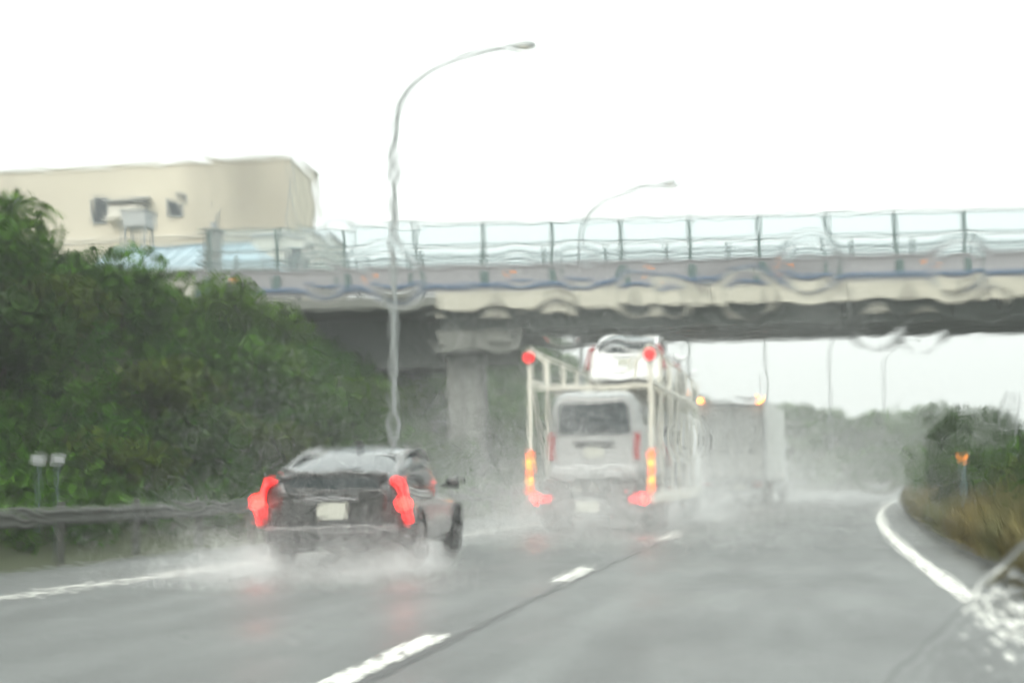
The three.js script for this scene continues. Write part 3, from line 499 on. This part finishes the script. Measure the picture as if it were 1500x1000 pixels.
{ // car transporter
  const Z = 25.9, x = -3.6, hd = -1.2 * rad, t = thing('car_transporter', 'white framed double deck car transporter lorry with red lamps', 'lorry', [x, 0, -Z], hd), Wd = 1.17, Ln = 10.4;
  const P = (lx, ly, lz) => V(lx, ly, lz).applyAxisAngle(V(0, 1, 0), hd).add(V(x, 0, -Z));
  const ch = obj('chassis', [box(0.18, 0.26, Ln - 1, -0.5, 0.56, -Ln / 2), box(0.18, 0.26, Ln - 1, 0.5, 0.56, -Ln / 2), box(2.2, 0.12, 0.16, 0, 0.58, -0.25)], M.deck, t);
  for (const s of [-1, 1]) {
    obj('lower_deck_track', box(0.62, 0.07, Ln - 0.5, s * 0.72, 0.7, -Ln / 2), M.deck, t);
    obj('upper_deck_track', box(0.6, 0.08, Ln - 1.2, s * 0.74, 2.86, -Ln / 2 - 0.5), M.frameWhite, t);
    obj('side_beam', rbox(0.07, 0.11, Ln - 0.2, s * Wd, 2.9, -Ln / 2, 0.02), M.frameWhite, t);
    obj('sill_beam', rbox(0.08, 0.2, Ln - 0.2, s * Wd, 0.66, -Ln / 2, 0.02), M.frameWhite, t);
    obj('top_rail', bar(V(s * Wd, 3.52, -0.05), V(s * Wd, 3.52, -Ln + 0.2), 0.028), M.frameWhite, t);
    for (let k = 0; k < 7; k++) obj('post', rbox(k ? 0.065 : 0.085, 2.95, k ? 0.12 : 0.11, s * Wd, 2.07, -0.06 - k * 1.82, 0.015), M.frameWhite, t);
    for (let k = 0; k < 3; k++) obj('brace', bar(V(s * Wd, 2.8, -0.3 - k * 3.6), V(s * Wd, 0.8, -2 - k * 3.6), 0.026), M.frameWhite, t);
    obj('corner_brace', [bar(V(s * Wd, 3.55, -0.04), V(s * (Wd - 0.36), 3.22, -0.04), 0.03), bar(V(s * (Wd - 0.3), 3.26, -0.04), V(s * (Wd - 0.3), 2.9, -0.04), 0.03)], M.frameWhite, t);
    const lp = obj('upper_tail_light', new THREE.CylinderGeometry(0.1, 0.1, 0.07, 20).rotateX(Math.PI / 2).translate(s * Wd, 3.37, 0.06), M.tail, t);
    obj('lamp_housing', new THREE.CylinderGeometry(0.12, 0.12, 0.07, 20).rotateX(Math.PI / 2).translate(s * Wd, 3.37, 0.02), M.trim, lp);
    const mk = obj('marker_board', rbox(0.15, 0.84, 0.03, s * Wd, 1.16, 0.02, 0.01), M.trim, t);
    [0, 1, 2, 3, 4].forEach((i) => obj('marker_light', extr([[-0.065, -0.085], [0.065, -0.05], [0.065, 0.085], [-0.065, 0.05]], 0.014, 0.003).translate(s * Wd, 0.83 + i * 0.165, 0.037), i % 2 ? M.markerYellow : M.markerOrange, mk));
    const tl = obj('tail_light', rbox(0.2, 0.16, 0.05, s * 1.02, 0.66, 0.04, 0.02), M.tail, t); obj('indicator_light', rbox(0.16, 0.14, 0.05, s * 0.82, 0.66, 0.035, 0.02), M.tailSoft, tl);
    const p = new THREE.PointLight(0xff1a14, 0.35, 0, 2); p.position.set(s * 1.02, 0.66, 0.12); p.shadow.radius = 4; p.castShadow = true; tl.add(p);
    obj('ramp', [box(0.5, 0.9, 0.06, s * 0.62, 0.55, 0.02), box(0.5, 0.05, 0.1, s * 0.62, 0.98, 0.02)], M.deck, t);
    obj('mud_flap', box(0.55, 0.5, 0.02, s * 0.86, 0.42, -0.95), M.rubber, t);
    for (const z of [-1.5, -2.65, -9.2]) wheel(t, 0.42, 0.32, s * 0.98, z);
    obj('wheel_guard', rbox(0.4, 0.06, 2.3, s * 0.98, 0.9, -2.1, 0.02), M.trim, t);
  }
  for (let k = 0; k < 6; k++) obj('cross_beam', box(2.26, 0.08, 0.12, 0, 2.8, -0.5 - k * 2), M.frameWhite, t);
  obj('rear_bumper', rbox(2.1, 0.14, 0.1, 0, 0.4, 0.05, 0.02), M.deck, t);
  obj('licence_plate', rbox(0.44, 0.22, 0.02, -0.05, 0.5, 0.1, 0.006), M.plate, t);
  const cab = obj('cab', loft([[-Ln - 0.1, 1.1, 0.5, 2.5], [-Ln - 0.3, 1.18, 0.45, 2.75], [-Ln - 1.9, 1.18, 0.45, 2.7], [-Ln - 2.25, 1.12, 0.5, 2.3]].map(([z, w, a, b]) => ringAt(z, w, a, b, 7, 0.04))), M.white, t);
  for (const s of [-1, 1]) { obj('side_window', rbox(0.04, 0.6, 0.8, s * 1.165, 1.95, -Ln - 1.2, 0.01), M.pane, cab); obj('mirror', rbox(0.1, 0.4, 0.22, s * 1.36, 2.0, -Ln - 1.95, 0.04), M.trim, cab); wheel(t, 0.42, 0.3, s * 0.98, -Ln - 1.2); }
  obj('rear_window', box(1.4, 0.5, 0.03, 0, 2.1, -Ln - 0.1), M.pane, cab);

  // the van on the lower deck
  const vp = P(-0.04, 0.735, -0.75), v = thing('delivery_van', 'silver van with a dark rear window carried on the lower deck of the transporter', 'van', vp.toArray(), hd);
  obj('body', loft([[0, 0.74, 0.32, 1.82], [-0.03, 0.8, 0.27, 1.88], [-0.12, 0.84, 0.24, 1.93], [-0.5, 0.845, 0.22, 1.96], [-2.6, 0.845, 0.22, 1.97], [-3.6, 0.845, 0.22, 1.9], [-4.15, 0.84, 0.24, 1.3], [-4.55, 0.8, 0.28, 0.98], [-4.68, 0.7, 0.34, 0.9]].map(([z, w, a, b]) => ringAt(z, w, a, b, 8, 0.13))), M.silver, v);
  const rw = obj('rear_window', extr([[-0.66, 1.13], [0.66, 1.13], [0.61, 1.66], [0.55, 1.73], [-0.55, 1.73], [-0.61, 1.66]], 0.03, 0.012).translate(0, 0, -0.012), M.pane, v); obj('wiper', bar(V(-0.1, 1.15, 0.04), V(0.35, 1.28, 0.04), 0.012), M.trim, rw);
  obj('tailgate', [rbox(1.36, 0.04, 0.03, 0, 1.09, 0.005, 0.01), rbox(1.3, 0.5, 0.02, 0, 0.8, 0.0, 0.01)], M.silver, v);
  obj('number_garnish', rbox(0.74, 0.09, 0.05, 0, 0.93, 0.025, 0.02), M.trim, v);
  obj('licence_plate', rbox(0.34, 0.17, 0.015, 0, 0.78, 0.025, 0.006), M.plate, v);
  obj('bumper', rbox(1.6, 0.24, 0.16, 0, 0.4, 0.02, 0.06), M.silver, v);
  for (const s of [-1, 1]) {
    obj('tail_light', rbox(0.12, 0.52, 0.1, s * 0.775, 0.88, -0.03, 0.03), M.redLens, v);
    for (const [z, l] of [[-0.95, 0.95], [-2.05, 1.0], [-3.1, 0.85]]) obj('side_window', rbox(0.03, 0.5, l, s * 0.805, 1.42, z, 0.01).rotateZ(0), M.pane, v);
    for (const z of [-0.95, -3.75]) wheel(v, 0.33, 0.2, s * 0.74, z);
  }
  v.scale.set(1.09, 1.03, 1);
  // cars on the upper deck and in front of the van
  const c1 = makeCar('loaded_car', 'white hatchback carried high on the upper deck of the transporter', 'cars loaded on the transporter', M.white, false);
  c1.position.copy(P(0.12, 2.905, -4.4)); c1.rotation.y = hd;
  copy(c1, 'white car carried at the front of the transporter upper deck', P(0, 2.905, -9.6).toArray(), hd).children.forEach(() => {});
  const c3 = makeCar('loaded_car', 'dark car carried ahead of the van on the transporter lower deck', 'cars loaded on the transporter', M.blackGloss, false);
  c3.position.copy(P(0, 0.74, -6.2)); c3.rotation.y = hd;
}
{ // box lorry further on
  const Z = 51, l = atAhead(1012, 640, 51), r = atAhead(1115, 640, 51), x = (l.x + r.x) / 2 + 0.2, t = thing('box_lorry', 'pale box lorry with orange top marker lamps ahead in the mist', 'lorry', [x, 0, -Z], -5.5 * rad), W = 2.45, H = 3.82;
  const pale = phy(lin(0.52, 0.54, 0.51), 0.45);
  obj('cargo_box', rbox(W, H - 0.95, 7.6, 0, (H + 0.95) / 2, -3.85, 0.03), pale, t);
  obj('rear_frame', [box(0.12, H - 0.9, 0.1, -W / 2 + 0.05, (H + 0.95) / 2, 0), box(0.12, H - 0.9, 0.1, W / 2 - 0.05, (H + 0.95) / 2, 0), box(W - 0.2, 0.16, 0.1, 0, H - 0.08, 0), box(W - 0.2, 0.12, 0.1, 0, 0.98, 0)], M.galv, t);
  for (const s of [-1, 1]) {
    const d = obj('door', rbox(W / 2 - 0.16, H - 1.26, 0.06, s * (W / 4 - 0.05), (H + 0.88) / 2, -0.01, 0.015), pale, t);
    for (const k of [0.2, 0.75]) { obj('lock_rod', bar(V(s * k, 1.1, 0.05), V(s * k, H - 0.24, 0.05), 0.022), M.galv, d); obj('handle', box(0.3, 0.05, 0.04, s * (k + 0.05), 1.95, 0.06), M.steelDark, d); }
    for (const y of [1.3, 2.3, 3.3]) obj('hinge', box(0.14, 0.07, 0.04, s * (W / 2 - 0.16), y, 0.05), M.steelDark, d);
    const a = obj('marker_light', rbox(0.2, 0.13, 0.1, s * (W / 2 - 0.12), H + 0.05, 0.0, 0.03), M.amber, t);
    const p = new THREE.PointLight(0xff8a20, 0.4, 0, 2); p.position.set(s * (W / 2 - 0.12), H + 0.05, 0.14); p.shadow.radius = 3; p.castShadow = true; a.add(p);
    obj('tail_light', rbox(0.3, 0.13, 0.05, s * 0.95, 0.78, 0.05, 0.02), M.redLens, t);
    obj('mud_flap', box(0.6, 0.55, 0.02, s * 0.88, 0.5, -0.9), M.rubber, t);
    for (const z of [-1.6, -2.8, -8.6]) wheel(t, 0.48, 0.34, s * 0.98, z);
    obj('side_guard', box(0.04, 0.4, 3.2, s * 1.12, 0.68, -5.2), M.galv, t);
  }
  obj('chassis', [box(0.2, 0.3, 8.2, -0.45, 0.8, -4.2), box(0.2, 0.3, 8.2, 0.45, 0.8, -4.2)], M.deck, t);
  obj('rear_bumper', rbox(2.2, 0.15, 0.1, 0, 0.5, 0.02, 0.02), M.galv, t);
  obj('licence_plate', rbox(0.44, 0.22, 0.02, 0.3, 0.68, 0.08, 0.006), M.plate, t);
  const cab = obj('cab', loft([[-7.75, 1.1, 0.5, 2.6], [-7.95, 1.18, 0.45, 2.8], [-9.4, 1.18, 0.45, 2.75], [-9.75, 1.1, 0.5, 2.3]].map(([z, w, a, b]) => ringAt(z, w, a, b, 7, 0.04))), M.white, t);
  for (const s of [-1, 1]) { obj('side_window', rbox(0.04, 0.6, 0.8, s * 1.165, 2.0, -8.9, 0.01), M.pane, cab); obj('mirror', rbox(0.1, 0.4, 0.22, s * 1.36, 2.1, -9.4, 0.04), M.trim, cab); }
}

// ---------------------------------------------------------------- spray thrown up from the wet road
const dropMat = phy(lin(0.95, 0.96, 0.96), 1, { transmission: 0.5, thickness: 0, specularIntensity: 0.3 });
function spray(label, n, size, put, each = 110) {                        // n puffs of fine droplets
  const pos = new Float32Array(n * each * 9), nor = new Float32Array(n * each * 9), q = new THREE.Quaternion(), m = V(), v = V(), p = V(); let k = 0;
  for (let i = 0; i < n; i++) {
    const [x, y, z, r] = put();
    for (let j = 0; j < each; j++) {
      p.set(x + gauss() * r * 0.42, Math.max(0.02, y) + gauss() * r * 0.42, z + gauss() * r * 0.42); if (p.y < 0.01) p.y = 0.02 - p.y;
      q.set(gauss(), gauss(), gauss(), gauss()).normalize(); m.set(0, 0, 1).applyQuaternion(q); const s = size * rr(0.6, 1.4);
      for (const a of [0, 2.0944, 4.18879]) { v.set(Math.cos(a) * s, Math.sin(a) * s, 0).applyQuaternion(q).add(p); v.toArray(pos, k); m.toArray(nor, k); k += 3; }
    }
  }
  const g = new THREE.BufferGeometry(); g.setAttribute('position', new THREE.BufferAttribute(pos, 3)); g.setAttribute('normal', new THREE.BufferAttribute(nor, 3));
  tag(obj('road_spray', g, dropMat), label, 'spray', null, 'stuff');
}
const cloud = (() => {                                                  // a ball of fine droplets, one metre wide
  const n = 1100, pos = [], nor = [], q = new THREE.Quaternion(), p = V(), m = V(), v = V();
  for (let i = 0; i < n; i++) { p.set(gauss(), gauss(), gauss()).multiplyScalar(0.42); q.set(gauss(), gauss(), gauss(), gauss()).normalize(); m.set(0, 0, 1).applyQuaternion(q); const s = 0.005 * rr(0.6, 1.4); for (const a of [0, 2.0944, 4.18879]) { v.set(Math.cos(a) * s, Math.sin(a) * s, 0).applyQuaternion(q).add(p); pos.push(v.x, v.y, v.z); nor.push(m.x, m.y, m.z); } }
  const g = new THREE.BufferGeometry(); g.setAttribute('position', new THREE.Float32BufferAttribute(pos, 3)); g.setAttribute('normal', new THREE.Float32BufferAttribute(nor, 3)); return g;
})();
function mist(label, n, put) {
  const o = new THREE.InstancedMesh(cloud, dropMat, n), D = new THREE.Object3D(); o.name = numbered('road_spray');
  for (let i = 0; i < n; i++) { const [x, y, z, r] = put(); D.position.set(x, y, z); D.rotation.set(rr(0, 6), rr(0, 6), rr(0, 6)); D.scale.setScalar(r); D.updateMatrix(); o.setMatrixAt(i, D.matrix); }
  scene.add(o); tag(o, label, 'spray', null, 'stuff');
}
const expo = (m) => -Math.log(rnd() + 1e-6) * m;
spray('white water spray swirling round the wheels of the black hatchback', 1500, 0.0036, () => {
  const s = rnd() < 0.5 ? -1 : 1, d = -1.4 + 4.2 * rnd() ** 1.25, w = 0.1 + 0.14 * Math.max(0, d + 0.8), lx = s * 0.86 + gauss() * w + (rnd() < 0.35 ? -s * rr(0, 1.2) : 0), y = expo(0.1 + 0.08 * Math.max(0, d + 0.6));
  return [-5.06 + lx + d * 0.07, y, -15 + d, rr(0.16, 0.42)];
});
spray('pale mist of water hanging behind the car transporter', 2000, 0.0054, () => {
  const d = -12 + 18 * rnd(), s = rnd() < 0.5 ? -1 : 1, lx = s * 1.1 + gauss() * (0.35 + 0.05 * (d + 11)), y = 0.1 + expo(0.22 + 0.02 * (d + 12)); return [-3.6 + lx - d * 0.03, y, -25.9 + d, rr(0.5, 0.9)];
}, 150);
spray('thick mist of water round the pale box lorry', 800, 0.016, () => {
  const d = -18 + 28 * rnd(), lx = gauss() * 2.0, y = 0.2 + expo(1.0); return [-2.1 + lx - d * 0.1, y, -51 + d, rr(1.2, 2)];
});
mist('fine mist of rain water hanging over the wet lanes before the bridge', 450, () => {
  const Z = 18 + 20 * rnd(), off = -3 + gauss() * 3; return [off + bend(Z), 0.3 + expo(1.4), -Z, rr(0.8, 1.25)];
});
mist('drifting mist of rain water over the road under and beyond the bridge', 65, () => {
  const Z = 39 + 28 * rnd(), off = rr(-10, 5); return [off + bend(Z), 0.3 + expo(1.4), -Z, rr(1.4, 2.4)];
});
mist('veil of rain before the far trees beyond the bridge', 12, () => {
  const Z = 66 + 45 * rnd(), off = rr(-10, 9); return [off + bend(Z), 0.5 + expo(2.4), -Z, rr(3, 4.6)];
});

// ---------------------------------------------------------------- the wet windscreen that the photograph looks through, on the front of its car
{
  const t = thing('windscreen_car', 'low grey car front carrying the rain covered windscreen that one looks through', 'car');
  const tilt = 40 * rad, cs = Math.cos(tilt), sn = Math.sin(tilt), O = V(-0.3, EYE, -0.75), up = V(0, sn, cs), out = V(0, cs, -sn), U0 = -0.72, U1 = 0.72, V0 = -0.36, V1 = 0.42;
  const onGlass = (px, py) => { const d = rayDir(px, py), k = V().subVectors(O, camera.position).dot(out) / d.dot(out), p = d.multiplyScalar(k).add(camera.position).sub(O); return [p.x, p.dot(up)]; };
  // rain marks: [pixel x, y, radius in metres across the glass, height of the rim, width of the rim]
  const rings = [[575, 398, 17, 0.34, 2.6], [470, 400, 12, 0.26, 2.4], [500, 345, 10, 0.2, 2.2], [730, 478, 11, 0.28, 2.3], [822, 470, 13, 0.36, 2.5], [848, 385, 11, 0.2, 2.4], [935, 430, 13, 0.3, 2.5], [985, 436, 11, 0.3, 2.3], [1095, 430, 15, 0.36, 2.6], [1185, 385, 16, 0.34, 2.6], [1285, 478, 13, 0.4, 2.4], [1352, 482, 13, 0.34, 2.5], [1404, 388, 15, 0.34, 2.6], [1454, 440, 9, 0.25, 2], [1345, 590, 14, 0.26, 2.6], [280, 255, 17, 0.2, 2.8], [268, 712, 17, 0.16, 2.8], [1288, 690, 12, 0.22, 2.3], [1095, 560, 10, 0.12, 2.5], [760, 390, 9, 0.14, 2.2], [640, 480, 10, 0.2, 2.3], [330, 470, 9, 0.14, 2.3], [120, 520, 11, 0.14, 2.4], [905, 520, 9, 0.12, 2.2], [60, 330, 12, 0.16, 2.4], [1010, 640, 12, 0.12, 2.6], [190, 640, 10, 0.13, 2.4], [700, 700, 12, 0.12, 2.4], [900, 700, 10, 0.12, 2.4]]
    .map(([px, py, r, a, w]) => [...onGlass(px, py), 0.74 * r / 1000, 0.27 * a / 1000, 0.7 * w / 1000]);
  const dots = []; for (let i = 0; i < 300; i++) { const r = 1.3 + 3.2 * rnd() ** 3; dots.push([rr(-0.32, 0.5), rr(-0.28, 0.32), r / 1000, r * rr(0.004, 0.016) / 1000]); }
  const [cu, cv] = onGlass(455, 310), [su, sv] = onGlass(1465, 600), [pu, pv] = onGlass(572, 245), [ku, kv] = onGlass(500, 760);
  // edge of the wiper's sweep: an arc across the lower corner
  const arcP = [[1500, 800], [1420, 868], [1350, 945], [1300, 1000]].map(([a, b]) => onGlass(a, b));
  const e0 = arcP[0], e3 = arcP[3], ex = e3[0] - e0[0], ey = e3[1] - e0[1], el = Math.hypot(ex, ey), side = (u, v) => (((u - e0[0]) * ey - (v - e0[1]) * ex) / el);
  const sgn = Math.sign(side(...onGlass(1490, 990)));
  const film = (u, v) => {
    const pebbly = 0.35 + 0.9 * smooth(nz(u * 9, v * 7, 31), -0.25, 0.5); let h = 0.000009 * fbm(u * 62, v * 42, 1, 2) + pebbly * (0.000011 * nz(u * 190, v * 125, 5) + 0.000006 * nz(u * 400, v * 270, 15));
    const bulge = (a, b, ru, rv) => Math.exp(-(((u - a) / ru) ** 2) - ((v - b) / rv) ** 2);
    h += bulge(cu, cv, 0.017, 0.04) * 0.00006 * fbm(u * 170, v * 45, 3, 3);          // rivulets
    h += bulge(su, sv, 0.022, 0.035) * 0.00007 * nz(u * 330, v * 25, 7);
    h += bulge(pu, pv, 0.012, 0.05) * 0.00006 * nz(u * 120, v * 150, 9);
    h += bulge(ku, kv, 0.07, 0.05) * 0.000018 * fbm(u * 150, v * 100, 12, 2);
    for (const [a, b, r, amp, w] of rings) {
      const du = u - a, dv = (v - b) / 1.5; if (Math.abs(du) > r + 4 * w || Math.abs(dv) > r + 4 * w) continue;
      const q = Math.hypot(du, dv), th = Math.atan2(dv, du), R = r * (1 + 0.09 * nz(Math.cos(th) * 1.6 + a * 90, Math.sin(th) * 1.6, b * 50));
      h += amp * Math.exp(-(((q - R) / w) ** 2)) * (0.75 + 0.35 * nz(Math.cos(th) * 2, Math.sin(th) * 2 + a * 70, 3));
    }
    for (const [a, b, r, amp] of dots) { const du = u - a, dv = (v - b) / 1.4; if (Math.abs(du) > 3 * r || Math.abs(dv) > 3 * r) continue; h += amp * Math.exp(-(du * du + dv * dv) / (r * r)); }
    const s = sgn * side(u, v) + 0.004 * nz(v * 40, u * 40, 2), into = smooth(s, -0.001, 0.008);                         // unwiped water beyond the sweep
    if (s > -0.01) h += 0.00045 * Math.exp(-((s / 0.0022) ** 2)) + into * (0.0002 * fbm(u * 110, v * 70, 21, 3) + 0.0002);
    return h;
  };
  const axis = (a, b, d0, d1, step, coarse) => { const o = []; for (let x = a; x < d0; x += coarse) o.push(x); for (let x = d0; x < d1; x += step) o.push(x); for (let x = d1; x < b; x += coarse) o.push(x); o.push(b); return o; };
  const us = axis(U0, U1, -0.32, 0.5, 0.0013, 0.02), vs = axis(V0, V1, -0.29, 0.33, 0.0015, 0.02), nu = us.length, nv = vs.length;
  const pos = new Float32Array(nu * nv * 6), nor = new Float32Array(nu * nv * 6), hs = new Float32Array(nu * nv), idx = [], TH = 0.005;
  for (let j = 0; j < nv; j++) for (let i = 0; i < nu; i++) hs[j * nu + i] = film(us[i], vs[j]);
  for (let j = 0; j < nv; j++) for (let i = 0; i < nu; i++) {
    const k = j * nu + i, i0 = Math.max(0, i - 1), i1 = Math.min(nu - 1, i + 1), j0 = Math.max(0, j - 1), j1 = Math.min(nv - 1, j + 1);
    const gu = (hs[j * nu + i1] - hs[j * nu + i0]) / (us[i1] - us[i0]), gv = (hs[j1 * nu + i] - hs[j0 * nu + i]) / (vs[j1] - vs[j0]);
    const p = V(O.x + us[i], O.y, O.z).addScaledVector(up, vs[j]).addScaledVector(out, hs[k]), n = out.clone().addScaledVector(up, -gv); n.x -= gu; n.normalize();
    p.toArray(pos, k * 3); n.toArray(nor, k * 3);
    const q = V(O.x + us[i], O.y, O.z).addScaledVector(up, vs[j]).addScaledVector(out, -TH), m = nu * nv + k; q.toArray(pos, m * 3); nor[m * 3] = 0; nor[m * 3 + 1] = -out.y; nor[m * 3 + 2] = -out.z;
    if (i + 1 < nu && j + 1 < nv) idx.push(k, k + nu + 1, k + 1, k, k + nu, k + nu + 1);
  }
  const N = nu * nv, c = [N, N + nu - 1, N + nu * nv - 1, N + nu * (nv - 1)]; idx.push(c[0], c[1], c[2], c[0], c[2], c[3]);   // the flat inner face
  const g = new THREE.BufferGeometry(); g.setAttribute('position', new THREE.BufferAttribute(pos, 3)); g.setAttribute('normal', new THREE.BufferAttribute(nor, 3)); g.setIndex(idx);
  const ws = obj('wet_windscreen', g, phy(lin(1, 1, 1), 0.0, { transmission: 1, thickness: 0.005, ior: 1.34 }), t);
  ws.userData.label = 'tilted glass covered with rain marks and running water';
  const W = (u, v, o) => V(O.x + u, O.y, O.z).addScaledVector(up, v).addScaledVector(out, o), edge = (a, b) => bar(a, b, 0.014, 8);
  obj('windscreen_surround', [edge(W(U0, V0, 0), W(U1, V0, 0)), edge(W(U0, V1, 0), W(U1, V1, 0)), edge(W(U0, V0, 0), W(U0, V1, 0)), edge(W(U1, V0, 0), W(U1, V1, 0))], M.rubber, t);
  const paint = phy(lin(0.1, 0.11, 0.115), 0.3, { clearcoat: 1, clearcoatRoughness: 0.08 }), shift = (r) => r.map(([x, y, z]) => [x - 0.3, y, z]);
  obj('front_body', loft([[-0.98, 0.86, 0.25, 0.8], [-1.2, 0.87, 0.24, 0.78], [-1.8, 0.86, 0.24, 0.69], [-2.3, 0.8, 0.26, 0.6], [-2.5, 0.68, 0.3, 0.52]].map(([z, w, a, b]) => shift(ringAt(z, w, a, b, 5, 0.08)))), paint, t);
  obj('dashboard', rbox(1.4, 0.1, 0.72, -0.3, 0.74, -0.66, 0.04), M.trim, t);
  obj('cowl', rbox(1.46, 0.05, 0.16, -0.3, 0.79, -1.04, 0.02), M.trim, t);
  for (const s of [-1, 1]) { obj('windscreen_pillar', bar(W(s * 0.735, V0 - 0.05, -0.02), W(s * 0.735, V1, -0.02), 0.022), paint, t); }
  const wl = new THREE.Group(); wl.name = 'axle'; wl.position.set(-0.3, 0, 0); t.add(wl);
  for (const s of [-1, 1]) obj('tyre', new THREE.TorusGeometry(0.24, 0.08, 10, 26).rotateY(Math.PI / 2).translate(s * 0.76, 0.32, -1.85), M.rubber, wl);
}

renderer.render(scene, camera);
